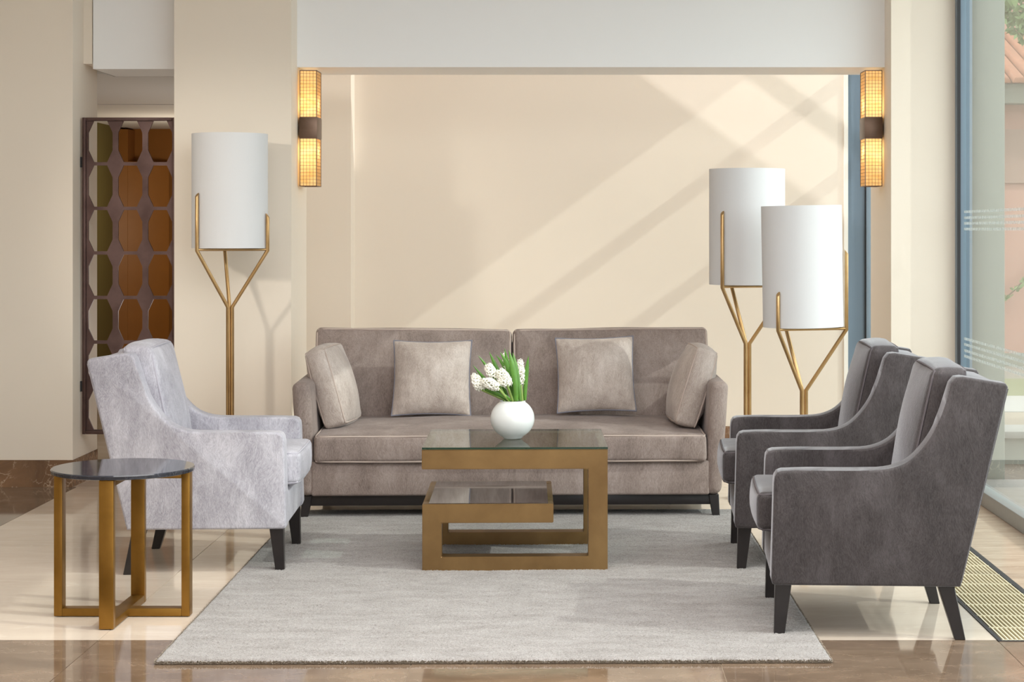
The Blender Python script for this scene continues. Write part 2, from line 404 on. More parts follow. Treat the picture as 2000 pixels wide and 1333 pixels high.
# corridor behind the lattice
struct(box('ceiling_corridor', -4.2, -2.0, D2, 13.1, ZB - .012, 2.42, 'greyceil'))
struct(box('ceiling_corridor_edge', -4.2, -2.71, 10.572, D2, ZB - .012, 2.42, 'greyceil'))
struct(box('ceiling_corridor_inner', -4.2, -2.0, 13.1, 16.3, ZB - .016, 2.42, 'greyceil'))
struct(box('wall_corridor_left', -4.2, -3.98, 10.58, 16.3, 0, 2.30, 'olive'))
struct(box('wall_corridor_far', -4.2, -2.0, 16.2, 16.4, 0, 2.30, 'amberwall'))
struct(box('wall_corridor_pier', -3.98, -3.90, 15.95, 16.2, 0, 2.28, 'amberwall'))
struct(box('wall_corridor_right', -2.12, -2.0, 11.96, 16.3, 0, 2.30, 'amberwall'))
dr = struct(empty('door_2', (-3.585, 16.12, 0), 0)); dr.rotation_euler = (0, 0, R(205))
lf = box('door_leaf', 0, .80, -.02, .02, .01, 2.0, 'amberdoor', dr, .004)
h_ = tube('door_handle', [(.70, -.02, .97), (.70, -.06, .97), (.60, -.06, .97)], .009, 'sconcemetal', lf, 8)
# glass wall on the right, running towards the camera
gw = struct(empty('window_1', (0, 0, 0)))
XG = 2.09
for y in (10.04, 7.4, 4.8, 2.2, -.4):
    fr = box('mullion', XG - .035, XG + .045, y - .045, y + .03, .0, 3.2, 'blue', gw, .004)
    box('gasket', XG - .037, XG - .020, y - .052, y - .0455, .05, 3.18, 'gasket', fr)
box('bottom_rail', XG - .04, XG + .05, -2.2, 9.99, 0, .075, 'alu', gw, .004)
box('top_rail', XG - .04, XG + .05, -2.2, 9.99, 3.12, 3.22, 'blue', gw)
for y0, y1 in ((7.44, 9.99), (4.84, 7.35), (2.24, 4.75), (-.36, 2.15)):
    for z0, z1 in ((.075, 3.12),):
        pane = box('pane', XG - .004, XG + .004, y0, y1, z0, z1, 'glass', gw)
        if z0 < 1 and y0 > 4:
            for zc in (1.502, 1.470, 1.440, 1.409, .817, .786, .753, .723):
                bm = bmesh.new(); y = y0 + .02
                while y < y1 - .02:
                    bx(bm, XG - .0065, XG - .0045, y, y + .013, zc - .007, zc + .007); y += .030
                s = obj('dash_row', bm, 'dash', pane, 0); s['kind'] = 'stuff'
# window beside the alcove (out of the frame behind the right column)
aw = struct(empty('window_2', (0, 0, 0)))
box('header', 2.06, 2.16, 10.76, WB + .1, 3.17, 5.4, 'paint', aw)
box('transom', 2.07, 2.14, 10.76, WB, 2.63, 2.69, 'blue', aw)
box('transom', 2.07, 2.14, 10.76, WB, 2.03, 2.09, 'blue', aw)
box('sill', 2.06, 2.16, 10.76, WB, 0, .10, 'blue', aw)
for z0, z1 in ((.10, 2.03), (2.09, 2.63), (2.69, 3.17)): box('pane', 2.10, 2.106, 10.76, WB, z0, z1, 'glass', aw)

# floor grille along the glass
gr = tag(empty('floor_grille', (0, 0, 0)), 'brass-coloured slatted floor grille set in the tiles beside the glass wall', 'floor grille')
box('grille_frame', 1.430, 1.444, 6.285, 9.95, -.004, .003, 'gasket', gr); box('grille_frame', 1.712, 1.735, 6.285, 9.95, -.004, .003, 'gasket', gr)
box('grille_frame', 1.430, 1.735, 6.278, 6.285, -.004, .003, 'gasket', gr)
box('grille_tray', 1.444, 1.712, 6.285, 9.95, -.0038, -.0025, plain('brass_tray', (124, 108, 72), .6, .2), gr)
gm = plain('champagne_slat', (226, 216, 188), .45, .2)
base_s = None
for i in range(17):
    x = 1.452 + i * .0157
    if base_s is None: base_s = box('grille_slat', -.0028, .0028, 6.286, 9.95, -.0025, .004, gm, gr); s = base_s
    else: s = base_s.copy(); COL.objects.link(s); s.parent = gr
    s.location = (x, 0, 0)
base_s = None
for i in range(18):
    y = 6.292 + i * .2
    if base_s is None: base_s = box('grille_spacer', 1.446, 1.711, -.005, .005, -.0025, .0025, gm, gr); s = base_s
    else: s = base_s.copy(); COL.objects.link(s); s.parent = gr
    s.location = (0, y, 0)

# ------------------------------------------------------------------ outside
g = struct(box('ground', 2.14, 22, -6, 30, -.35, -.02, 'pave'))
struct(box('ground_left', -30, -5.2, -12, 30, -.35, -.02, 'pave')); struct(box('ground_front', -5.2, 2.14, -14, -2.2, -.35, -.02, 'pave'))
tag(box('window_sill', 2.15, 2.48, -2, 10.12, -.02, .035, 'kerb', None, .006), 'white outdoor sill strip along the foot of the glass wall', 'sill')
tag(box('outdoor_pillar', 2.135, 2.345, 10.14, 10.5, -.02, 4.4, 'outgrey', None, .004), 'grey-green rendered pillar just outside the glass wall', 'pillar')
lw = tag(empty('garden_wall', (0, 0, 0)), 'low grey-green garden wall with white coping outside the glass', 'wall')
box('wall_body', 2.4, 9, 11.2, 11.5, -.02, .14, 'outgrey', lw); box('coping', 2.38, 9, 11.15, 11.55, .14, .185, 'kerb', lw, .006)
tag(box('gravel_bed', 2.4, 9, 11.5, 14.0, -.02, .02, 'gravel'), 'pale gravel bed behind the low garden wall', 'gravel')
tag(box('kerb', 2.4, 12, 14.0, 15.3, -.02, .03, 'kerb', None, .01), 'white kerb between gravel and grass outdoors', 'kerb')
gs = struct(box('ground_grass', 2.4, 14, 15.4, 17.2, -.02, .02, 'grass'))
bl = tag(empty('pink_building', (0, 19.3, 0)), 'pink rendered building with tiled eave seen through the glass', 'building')
box('building_wall', 3.6, 14, 0, 6, 0.12, 2.85, 'pink', bl); box('plinth', 3.55, 14, -.04, 6, -.02, .12, 'cornice', bl)
box('shade_band', 3.58, 14, -.03, 6, 1.9, 2.46, plain('shaded_pink_band', (136, 112, 102), .9), bl)  # shade on the wall, painted as a darker pink strip
box('cornice', 3.5, 14, -.25, 6, 2.72, 2.92, 'cornice', bl)
rt = None
for i in range(34):
    x = 3.5 + i * .16
    if rt is None:
        rt = hexa('roof_tile', [(0, -.35, 2.92), (.152, -.35, 2.92), (.152, 1.6, 3.62), (0, 1.6, 3.62)], [(.03, -.35, 2.98), (.122, -.35, 2.98), (.122, 1.6, 3.68), (.03, 1.6, 3.68)], 'rooftile', bl, .01); s = rt
    else: s = rt.copy(); COL.objects.link(s); s.parent = bl
    s.location = (x, 0, 0)
box('upper_wall', 3.6, 14, 1.6, 6, 2.9, 7.0, 'pink', bl)
def foliage(name, c, rad, n, size, label, cat):
    t = tag(empty(name, (c[0], c[1], 0)), label, cat)
    V = []; Fc = []
    for i in range(n):
        p = rng.normal(size=3); p = p / np.linalg.norm(p) * rng.uniform(.55, 1) ** .5 * np.array(rad) + np.array((0, 0, c[2]))
        a = rng.normal(size=3); a /= np.linalg.norm(a); b = np.cross(a, rng.normal(size=3)); b /= np.linalg.norm(b)
        s = size * rng.uniform(.6, 1.3); k = len(V)
        V += [p - a * s, p + b * s * .5, p + a * s, p - b * s * .5]; Fc.append((k, k + 1, k + 2, k + 3))
    o = pydata('foliage', V, Fc, 'foliage', t, 0); o['kind'] = 'stuff'
    tube('trunk', [(0, 0, -.02), (.05, 0, c[2] * .5), (0, .03, c[2])], [.09, .07, .04], 'bark', t, 8)
foliage('garden_tree', (4.6, 17.8, 3.9), (.75, .6, .75), 2600, .055, 'pale green leafy tree in front of the pink building', 'tree')
def vine():
    t = tag(empty('climbing_vine', (4.36, 19.2, 0)), 'thin green vine trailing across the pink building wall', 'vine')
    pts = [(.0, 0, .62), (.18, 0, .78), (.36, 0, .98), (.55, 0, 1.12)]
    tube('vine_stem', pts, .008, 'bark', t, 6)
    V = []; Fc = []
    for i in range(60):
        u = rng.uniform(0, 1) * 3; k = min(int(u), 2); p = np.array(pts[k]) + (np.array(pts[k + 1]) - np.array(pts[k])) * (u - k) + rng.normal(size=3) * (.02, .01, .02) - np.array((0, .02, 0))
        a = rng.normal(size=3) * .022; b = rng.normal(size=3) * .016; q = len(V); V += [p - a, p + b, p + a, p - b]; Fc.append((q, q + 1, q + 2, q + 3))
    o = pydata('vine_leaves', V, Fc, 'foliage', t, 0); o['kind'] = 'stuff'
vine()

# ------------------------------------------------------------------ lattice screen
def lattice():
    t = tag(empty('lattice_screen', (-2.47, 10.22, 0)), 'bronze metal lattice screen with elongated octagon openings beside the lamp', 'screen')
    k = 10.22 / F
    X = lambda px: (px - VX) * k + 2.47
    Z = lambda py: H - (py - VY) * k
    cx = [196.8, 254.9, 313.2]; cy = [276.6 + 87.1 * i for i in range(7)]
    hw, hh, tf, ss = 23.6, 40.3, 13, 17
    bm = bmesh.new()
    xe = [167.5, 225.8, 284, 342.3]; ye = [234] + [276.6 + 87.1 * (i + .5) for i in range(6)] + [843]
    for i in range(3):
        for j in range(7):
            a, b, c, d = xe[i], xe[i + 1], ye[j], ye[j + 1]; x, y = cx[i], cy[j]
            outer = [(x - tf, c), (x + tf, c), (b, c), (b, y - ss), (b, y + ss), (b, d), (x + tf, d), (x - tf, d), (a, d), (a, y + ss), (a, y - ss), (a, c)]
            inner = [(x - tf, y - hh), (x + tf, y - hh), None, (x + hw, y - ss), (x + hw, y + ss), None, (x + tf, y + hh), (x - tf, y + hh), None, (x - hw, y + ss), (x - hw, y - ss), None]
            def ring(yy):
                return ([bm.verts.new((X(p[0]), yy, Z(p[1]))) for p in outer], [bm.verts.new((X(p[0]), yy, Z(p[1]))) if p else None for p in inner])
            of, inn = ring(-.006); ob, inb = ring(.006)
            live = [q for q in range(12) if inner[q]]
            for q in range(len(live)):
                p, r_ = live[q], live[(q + 1) % len(live)]
                mid = [(p + 1) % 12] if (p + 1) % 12 != r_ else []
                bm.faces.new([of[p]] + [of[m] for m in mid] + [of[r_], inn[r_], inn[p]])
                bm.faces.new([ob[p]] + [ob[m] for m in mid] + [ob[r_], inb[r_], inb[p]])
                bm.faces.new([inn[p], inn[r_], inb[r_], inb[p]])
    bmesh.ops.remove_doubles(bm, verts=bm.verts, dist=.0004)
    obj('lattice_plate', bm, 'lattice', t, 30)
    for (a, b, c, d) in ((162, 169, 230, 848), (337.5, 345, 230, 848)): box('frame_bar', X(a), X(b), -.02, .02, Z(d), Z(c), 'lattice', t, .003)
    for (a, b, c, d) in ((169, 337.5, 230, 236.5), (169, 337.5, 841, 848)): box('frame_bar', X(a), X(b), -.02, .02, Z(d), Z(c), 'lattice', t, .003)
    for y in (317, 755): box('bracket', X(153.5), X(162), -.012, .012, Z(y + 10), Z(y - 10), 'gasket', t)
lattice()

# ------------------------------------------------------------------ sconces
def sconce(name, x_wall, sgn, label):
    t = tag(empty(name, (x_wall, 10.37, 0)), label, 'wall light', 'onyx sconces on the columns')
    a, b = (.012, .108); y0, y1 = -.09, .09; z0, z1, m0, m1 = 1.648, 2.296, 1.918, 2.032
    def B(nm, x0, x1, ya, yb, za, zb, mat, par=t, bev=0): return box(nm, sgn * x0, sgn * x1, ya, yb, za, zb, mat, par, bev)
    B('metal_band', a - .002, b + .002, y0 - .002, y1 + .002, m0, m1, 'sconcemetal', bev=.001)
    B('wall_mount', 0.0, a + .01, -.03, .03, m0 + .01, m1 - .01, 'sconcemetal')
    for (za, zb) in ((z0, m0), (m1, z1)):
        f = .004; bm = bmesh.new()
        for x in (a, b - f):
            for y in (y0, y1 - f): bx(bm, sgn * x if sgn > 0 else sgn * (x + f), (sgn * (x + f)) if sgn > 0 else sgn * x, y, y + f, za, zb)
        for z in (za, zb - f):
            lo, hi = sorted((sgn * a, sgn * b))
            bx(bm, lo, hi, y0, y0 + f, z, z + f); bx(bm, lo, hi, y1 - f, y1, z, z + f)
            bx(bm, lo, lo + f, y0, y1, z, z + f); bx(bm, hi - f, hi, y0, y1, z, z + f)
        obj('edge_frame', bm, 'sconcemetal', t, 0)
        # onyx box of four thin slabs
        bm = bmesh.new(); lo, hi = sorted((sgn * (a + .003), sgn * (b - .003)))
        q = [(lo, y0 + .003), (hi, y0 + .003), (hi, y1 - .003), (lo, y1 - .003)]
        v0 = [bm.verts.new((p[0], p[1], za)) for p in q]; v1 = [bm.verts.new((p[0], p[1], zb)) for p in q]
        for i in range(4): bm.faces.new((v0[i], v0[(i + 1) % 4], v1[(i + 1) % 4], v1[i]))
        df = obj('onyx_diffuser', bm, 'onyx', t, 0)
        # thin wire grid on the visible faces
        bm = bmesh.new(); w = .0007; n = 14
        for i in range(1, n):
            z = za + (zb - za) * i / n
            bx(bm, lo, hi, y0 - .0005, y0 + .0015, z - w, z + w)
            xo = hi if sgn > 0 else lo
            bx(bm, xo - .001, xo + .0012, y0, y1, z - w, z + w)
        for i in range(1, 5):
            x = lo + (hi - lo) * i / 5; bx(bm, x - w, x + w, y0 - .0005, y0 + .0015, za, zb)
        for i in range(1, 9):
            y = y0 + (y1 - y0) * i / 9; xo = hi if sgn > 0 else lo; bx(bm, xo - .001, xo + .0012, y - w, y + w, za, zb)
        gg = obj('wire_grid', bm, 'wire', df, 0); gg['kind'] = 'stuff'
    for z in (m0 - .07, m1 + .07):
        p = point('sconce_bulb', (0, 0, 0), .16, .018, (1, .84, .60)); p.parent = t; p.location = (sgn * .06, 0, z)
sconce('wall_sconce', -1.568, 1, 'amber onyx box sconce on the middle column above the left sofa arm')
sconce('wall_sconce', 1.706, -1, 'amber onyx box sconce on the right column above the paired floor lamps')

# ------------------------------------------------------------------ floor lamps
def floor_lamp(x, y, zj, zb, zs, tips, label, tilt=0):
    t = tag(empty('floor_lamp', (x, y, 0)), label, 'floor lamp', 'brass tripod floor lamps')
    RS, r = .1975, .0098
    bends = []
    for ang, tip in zip((228, 348, 108), tips):
        c, s = math.cos(R(ang)), math.sin(R(ang)); k = .0135; B = .2105
        p = [(c * k, s * k, .02), (c * k, s * k, zj), (c * B, s * B, zb), (c * B, s * B, tip)]
        V, Fc = tube_data(p, r, 12, False, up=(-s, c, .01))
        V = [list(v) for v in V]
        for i in range(36, 48):        # slanted cut at the tip
            rr = (V[i][0] - c * B) * c + (V[i][1] - s * B) * s; V[i][2] += -rr * 1.2
        pydata('arm_tube', V, Fc, 'brass', t, 50); bends.append((c * B, s * B, zb + .004))
    for i in range(3): tube('ring_bar', [bends[i], bends[(i + 1) % 3]], .0065, 'brass', t, 10)
    lathe('base_disc', [(.0, 0), (.095, 0), (.10, .006), (.10, .018), (.095, .022), (0, .022)], 'brass', t, 48)
    z0 = zb + .012; sh = lathe('lamp_shade', [(RS, 0), (RS, .10), (RS, .25), (RS, .40), (RS, zs - z0), (RS - .003, zs - z0), (RS - .003, .3), (RS - .003, 0), (RS, 0)], 'shade', t, 72)
    sh.location = (0, 0, z0); sh.rotation_euler = (0, R(tilt), 0)
    tube('shade_spider', [(-RS + .002, 0, z0 + .03), (RS - .002, 0, z0 + .03)], .003, 'brass', t, 6)
    lathe('lamp_socket', [(0, .02), (.02, .02), (.02, .09), (.008, .10), (0, .10)], 'brass', t, 16).location = (0, 0, z0)
    tube('socket_stem', [(0, 0, zb + .0), (0, 0, z0 + .03)], .006, 'brass', t, 8)
floor_lamp((449 - VX) * 9.7 / F, 9.70, .9985, 1.297, 1.909, (1.585, 1.480, 1.40), 'tallest brass floor lamp with white drum shade beside the lattice screen')
floor_lamp((1459 - VX) * 9.62 / F, 9.62, .811, 1.108, 1.722, (1.490, 1.33, 1.40), 'brass floor lamp with white drum shade, middle height, next to the sofa end')
floor_lamp((1569 - VX) * 9.08 / F, 9.08, .613, .916, 1.523, (1.092, 1.297, 1.2), 'shortest brass floor lamp with white drum shade behind the dark armchairs', -1.0)

# ------------------------------------------------------------------ rug
def rug():
    t = tag(empty('area_rug', (-.29, 7.55, 0), .6), 'pale grey wool rug with cut pile under the coffee table', 'rug')
    hx, hy = 1.093, 1.60
    box('rug_backing', -hx, hx, -hy, hy, .0005, .009, 'rugback', t, .002)
    nx, ny = 520, 680                 # dense grid of tufts, each vertex jittered
    gx, gy = np.meshgrid(np.linspace(-hx, hx, nx), np.linspace(-hy, hy, ny), indexing='ij')
    px_, py_ = gx + rng.normal(0, .0009, gx.shape), gy + rng.normal(0, .0011, gx.shape)
    edge = np.minimum(np.minimum(hx - np.abs(gx), hy - np.abs(gy)) / .012, 1)
    gz = .0165 + rng.normal(0, .0011, gx.shape) + .0012 * np.sin(9 * gx + 3 * np.sin(5 * gy)) * np.cos(7 * gy) - .011 * (1 - edge) ** 2
    V = np.stack((px_, py_, gz), -1).reshape(-1, 3); N = nx * ny
    i, j = np.meshgrid(np.arange(nx - 1), np.arange(ny - 1), indexing='ij'); k = (i * ny + j).ravel()
    Q = np.stack((k, k + ny, k + ny + 1, k + 1), -1).astype(np.int32); nf = len(Q)
    me = bpy.data.meshes.new('pile'); me.vertices.add(N); me.vertices.foreach_set('co', V.ravel())
    me.loops.add(nf * 4); me.loops.foreach_set('vertex_index', Q.ravel())
    me.polygons.add(nf); me.polygons.foreach_set('loop_start', np.arange(0, nf * 4, 4, dtype=np.int32)); me.polygons.foreach_set('loop_total', np.full(nf, 4, dtype=np.int32))
    me.update(); me.validate()
    o = add('pile', me, 'pile', t); o['kind'] = 'stuff'
    Vb = []; Fb = []                  # loose tuft ends along the visible edges
    for e_ in range(9000):
        w_ = rng.integers(0, 3)
        p = np.array((rng.uniform(-hx, hx), -hy, 0)) if w_ == 0 else np.array(((-hx, hx)[w_ - 1], rng.uniform(-hy, hy), 0))
        p[2] = rng.uniform(.002, .010); nrm = np.array(((0, -1, 0), (-1, 0, 0), (1, 0, 0))[w_], float); tn = np.array((nrm[1], -nrm[0], 0))
        ww = rng.uniform(.0015, .0028); tip = p + nrm * rng.uniform(.002, .005) + np.array((0, 0, rng.uniform(.001, .006))) + tn * rng.normal(0, .002)
        q0 = len(Vb); Vb += [p - tn * ww, p + tn * ww, tip, p + np.array((0, 0, .003))]; Fb += [(q0, q0 + 1, q0 + 2), (q0 + 1, q0 + 3, q0 + 2), (q0 + 3, q0, q0 + 2)]
    fo = pydata('edge_tufts', Vb, Fb, 'rugedge', t, 0); fo['kind'] = 'stuff'
rug()

# ------------------------------------------------------------------ sofa
def leg(name, x, y, z0, z1, top, bot, dx, dy, mat, parent):
    a, b = top / 2, bot / 2
    return hexa(name, [(x + dx - b, y + dy - b, z0), (x + dx + b, y + dy - b, z0), (x + dx + b, y + dy + b, z0), (x + dx - b, y + dy + b, z0)],
                [(x - a, y - a, z1), (x + a, y - a, z1), (x + a, y + a, z1), (x - a, y + a, z1)], mat, parent, .002, 1)
def sofa():
    t = tag(empty('sofa', (-.327, 8.90, 0), 1.6), 'taupe hide three-seat sofa with two back cushions and bench seat', 'sofa')
    box('seat_base', -.962, .962, .0, .92, .12, .287, 'taupe', t, .012, 3)
    for s in (-1, 1):
        o, ob, i_, ib = 1.056 * s, 1.022 * s, .965 * s, .940 * s
        bot = [(ob, .0, .12), (ib, .0, .12), (ib, .90, .12), (ob, .90, .12)]; top = [(o, -.012, .668), (i_, -.012, .668), (i_, .93, .682), (o, .93, .682)]
        if s > 0: bot = [bot[k] for k in (1, 0, 3, 2)]; top = [top[k] for k in (1, 0, 3, 2)]
        a = hexa('arm', bot, top, 'taupe', t, .034, 5)
    box('back_frame', -1.045, 1.045, .925, 1.05, .12, .80, 'taupe', t, .02, 3)
    box('plinth', -1.005, 1.005, .03, 1.0, .070, .12, 'ebony', t, .002)
    for sx in (-1, 1):
        for y, dy in ((.05, -.012), (.98, .012)): leg('leg', sx * .985, y, .012 if y < .5 else 0, .119, .05, .034, sx * .012, dy, 'ebony', t)
    # bench seat
    hx, hy, hz, r, cr = .945, .42, .066, .022, (.006, .012, .030)
    wz = lambda p: (p[0], p[1] + .395, p[2] + .356 + .018 * p[1])
    c, f, h = soft_box('seat_cushion', hx, hy, hz, r, cr, 'taupe', t, (40, 18, 5), wz, 1, .004)
    for s in (-1, 1): soft_piping('piping', hx, hy, hz, r, cr, 2, s, .0048, 'pipetaupe', c, wz, 24)
    # back cushions
    hx, hy, hz, r, cr = .515, .075, .248, .028, (.004, .035, .006)
    for s in (-1, 1):
        def wb(p, s=s):
            y = p[1]; z = p[2]; k = math.tan(R(13)); zz = z - .16 * (y + .075) * min(1, max(0, z / .248)); return (p[0] + s * .519, y + .87 + z * k, zz + .632 + (.010 * (abs(p[0] + s * .519)) if z > 0 else 0))
        c, f, h = soft_box('back_cushion', hx, hy, hz, r, cr, 'taupe', t, (24, 5, 14), wb, 5 + s, .005)
        soft_piping('piping', hx, hy, hz, r, cr, 1, -1, .0055, 'pipetaupe', c, wb, 18)
sofa()

# ------------------------------------------------------------------ throw pillows
def knife_pillow(label, loc, size, thick, rx, rz, ry, seed):
    t = tag(empty('throw_pillow', loc), label, 'pillow', 'throw pillows on the sofa')
    t.rotation_euler = (R(rx), R(ry), R(rz)); n = 34; V = []; Fc = []; rs = np.random.default_rng(seed)
    ph = rs.uniform(0, 6, 8)
    us = np.sin(np.linspace(-math.pi / 2, math.pi / 2, n))
    def P(u, v, s):
        ex = size / 2 * u * (1 - .055 * (1 - v * v)) ; ez = size / 2 * v * (1 - .055 * (1 - u * u))
        b = max(0, (1 - abs(u) ** 2.6)) ** .62 * max(0, (1 - abs(v) ** 2.6)) ** .62
        rip = .003 * math.sin(23 * u + ph[0] + 4 * v) * abs(v) ** 2 + .004 * math.sin(19 * v + ph[1] + 3 * u) * abs(u) ** 2 + .003 * math.sin(5 * u + 4 * v + ph[2])
        return (ex, s * (thick / 2 * b + rip * b ** .4), ez)
    for s in (-1, 1):
        o = len(V)
        for u in us:
            for v in us: V.append(P(u, v, s))
        for i in range(n - 1):
            for j in range(n - 1):
                q = (o + i * n + j, o + (i + 1) * n + j, o + (i + 1) * n + j + 1, o + i * n + j + 1); Fc.append(q if s < 0 else q[::-1])
    bm = bmesh.new(); vv = [bm.verts.new(p) for p in V]
    for q in Fc: bm.faces.new([vv[k] for k in q])
    bmesh.ops.remove_doubles(bm, verts=bm.verts, dist=.0003)
    c = obj('pillow_cover', bm, 'pillow', t, 80)
    ring = [P(u, -1, 1) for u in us[:-1]] + [P(1, v, 1) for v in us[:-1]] + [P(-u, 1, 1) for u in us[:-1]] + [P(-1, -v, 1) for v in us[:-1]]
    tube('piping', ring, .0042, 'pipegrey', t, 6, True, up=(.1, 1, .1))
knife_pillow('square pale taupe scatter pillow with grey piping, leaning left of the vase', ((843 - VX) * 9.50 / F, 9.52, .640), .405, .16, -22, 1, 0, 1)
knife_pillow('square pale taupe scatter pillow with grey piping, leaning right of the vase', ((1163 - VX) * 9.52 / F, 9.535, .657), .405, .16, -22, 1, -1.5, 2)
def box_pillow(label, loc, rot, seed):
    t = tag(empty('throw_pillow', loc), label, 'pillow', 'throw pillows on the sofa'); t.rotation_euler = tuple(R(a) for a in rot)
    a = (.056, .195, .195, .020, (.048, .020, .020))
    c, f, h = soft_box('pillow_cover', *a, 'pillow', t, (6, 14, 14), None, seed, .006)
    for s in (-1, 1): soft_piping('piping', *a, 0, s, .004, 'pipetaupe', c, None, 12)
box_pillow('boxed pale taupe pillow propped against the left sofa arm', ((650 - VX) * 9.25 / F, 9.28, .622), (0, -16, -5), 3)
box_pillow('boxed pale taupe pillow propped against the right sofa arm', ((1351 - VX) * 9.25 / F, 9.28, .624), (0, 17, 4), 4)

# ------------------------------------------------------------------ armchairs
from math import sin, cos
PROF = [(-.338, .186), (-.498, .868), (-.490, .880), (-.345, .903), (-.322, .900), (-.306, .880), (-.292, .830), (-.272, .770), (-.246, .712), (-.210, .660), (-.168, .618), (-.120, .594), (-.060, .583), (.05, .580), (.22, .580), (.268, .578), (.284, .572), (.293, .558), (.296, .535), (.305, .205), (.300, .190), (.29, .186)]
def catmull(P, a, b, k=4):
    out = P[:a]
    for i in range(a, b):
        p0, p1, p2, p3 = [Vector(P[j]) for j in (i - 1, i, i + 1, i + 2)]
        for t in range(k):
            u = t / k; q_ = .5 * ((2 * p1) + (p2 - p0) * u + (2 * p0 - 5 * p1 + 4 * p2 - p3) * u * u + (3 * p1 - p0 - 3 * p2 + p3) * u ** 3); out.append((q_.x, q_.y))
    return out + P[b:]
PROF = catmull(PROF, 6, 14, 3)
def side_panel(y0, y1, mat, parent):
    bm = bmesh.new(); vs_ = [bm.verts.new((x, y0, z)) for x, z in PROF]; f = bm.faces.new(vs_)
    r = bmesh.ops.extrude_face_region(bm, geom=[f]); nv = [g for g in r['geom'] if isinstance(g, bmesh.types.BMVert)]
    for v in nv: v.co.y = y1
    bm.edges.ensure_lookup_table()
    rim = [e for e in bm.edges if abs(e.verts[0].co.y - e.verts[1].co.y) < 1e-6]
    bmesh.ops.bevel(bm, geom=rim, offset=.010, segments=3, affect='EDGES', profile=.5, clamp_overlap=False)
    return obj('side_panel', bm, mat, parent, 45)
def armchair(label, loc, rz, mat, pipe):
    t = tag(empty('armchair', loc, rz), label, 'armchair', 'hide-covered armchairs')
    WH, TA = .352, .100
    for s in (-1, 1):
        sp = side_panel(*sorted((s * WH, s * (WH - TA))), mat, t)
        tube('piping', [(-.339, s * (WH - .012), .20), (-.496, s * (WH - .012), .862)], .004, pipe, sp, 6)
    wi = WH - TA - .002
    hexa('back_panel', [(-.334, -wi, .20), (-.20, -wi, .20), (-.20, wi, .20), (-.334, wi, .20)], [(-.488, -wi, .872), (-.385, -wi, .888), (-.385, wi, .888), (-.488, wi, .872)], mat, t, .012, 3)
    box('seat_base', -.20, .300, -wi, wi, .188, .335, mat, t, .014, 3)
    hx, hy, hz, r, cr = .285, wi - .003, .068, .024, (.016, .004, .026)
    wz = lambda p: (p[0] + .062, p[1], p[2] + .412 + .03 * p[0])
    c, f, h = soft_box('seat_cushion', hx, hy, hz, r, cr, mat, t, (14, 14, 5), wz, 2, .003)
    for s in (-1, 1): soft_piping('piping', hx, hy, hz, r, cr, 2, s, .0045, pipe, c, wz, 12)
    hx, hy, hz, r, cr = .062, wi - .004, .225, .026, (.034, .004, .018)
    k = math.tan(R(12))
    wb = lambda p: (p[0] - .272 - p[2] * k, p[1] * (1 + .02 * p[2]), p[2] + .697)
    c, f, h = soft_box('back_cushion', hx, hy, hz, r, cr, mat, t, (5, 14, 14), wb, 8, .006)
    for s in (-1, 1): soft_piping('piping', hx, hy, hz, r, cr, 0, s, .0048, pipe, c, wb, 12)
    for s in (-1, 1):
        leg('leg', .262, s * (WH - .045), .010, .19, .056, .036, .014, 0, 'ebony', t)
        leg('leg', -.290, s * (WH - .045), 0, .19, .056, .036, -.05, 0, 'ebony', t)
armchair('silver-grey hide armchair facing right behind the round side table', (-1.508, 7.83, 0), 2.5, 'silver', 'pipesilver')
armchair('charcoal hide armchair closest to the camera on the right', (.982, 6.64, 0), 177, 'char', 'pipechar')
armchair('charcoal hide armchair partly hidden behind the closer dark one', (.955, 7.85, 0), 177.6, 'char', 'pipechar')

# ------------------------------------------------------------------ coffee table
def coffee_table():
    t = tag(empty('coffee_table', ((1006 - VX) * 7.51 / F, 7.51, .012), 1.6), 'square brass coffee table with G-shaped frame, glass top and smoked lower shelf', 'coffee table')
    k = 7.51 / F
    X = lambda px: (px - 1006) * k
    Z = lambda py: H - (py - VY) * k - .012
    b = .079; dp = .69
    zt1, zt0 = Z(878.5), Z(917); zb0, zb1 = 0, Z(1088); zs1, zs0 = Z(985), Z(1022)
    xl, xr = X(824), X(1187); xs_ = X(1081)
    for y in (0, dp - b):
        bm = bmesh.new()
        pts = [(xl, zt0), (xr - b, zt0), (xr - b, zb1), (xl + .002 + b, zb1), (xl + .002 + b, zs0), (xs_, zs0), (xs_, zs1), (xl + .002, zs1), (xl + .002, zb0), (xr, zb0), (xr, zt1), (xl, zt1)]
        vs_ = [bm.verts.new((x, y, z)) for x, z in pts]; f = bm.faces.new(vs_)
        r = bmesh.ops.extrude_face_region(bm, geom=[f])
        for v in [g_ for g_ in r['geom'] if isinstance(g_, bmesh.types.BMVert)]: v.co.y = y + b
        bmesh.ops.bevel(bm, geom=list(bm.edges), offset=.0025, segments=2, affect='EDGES')
        obj('frame_loop', bm, 'bronze', t, 30)
    for (x0, x1, z0, z1) in ((xl, xl + .03, zt0, zt1), (xr - .03, xr, zt0, zt1), (xl + .002, xl + .032, zs0, zs1), (xs_ - .03, xs_, zs0, zs1)):
        box('side_rail', x0, x1, b, dp - b, z0 + .001, z1 - .0005, 'bronze', t, .002)
    box('shelf_glass', xl + .028, xs_ - .022, .012, dp - .02, zs1 - .004, zs1 + .002, 'smoked', t)
    gl = box('glass_top', xl + .001, xr + .001, -.002, dp, zt1 + .0005, zt1 + .009, 'tableglass', t)
    gl.data.materials.append(M['glassedge'])
    for p in gl.data.polygons:
        if abs(p.normal.z) < .5: p.material_index = 1
coffee_table()
GT = H - (878.5 - VY) * 7.51 / F + .009
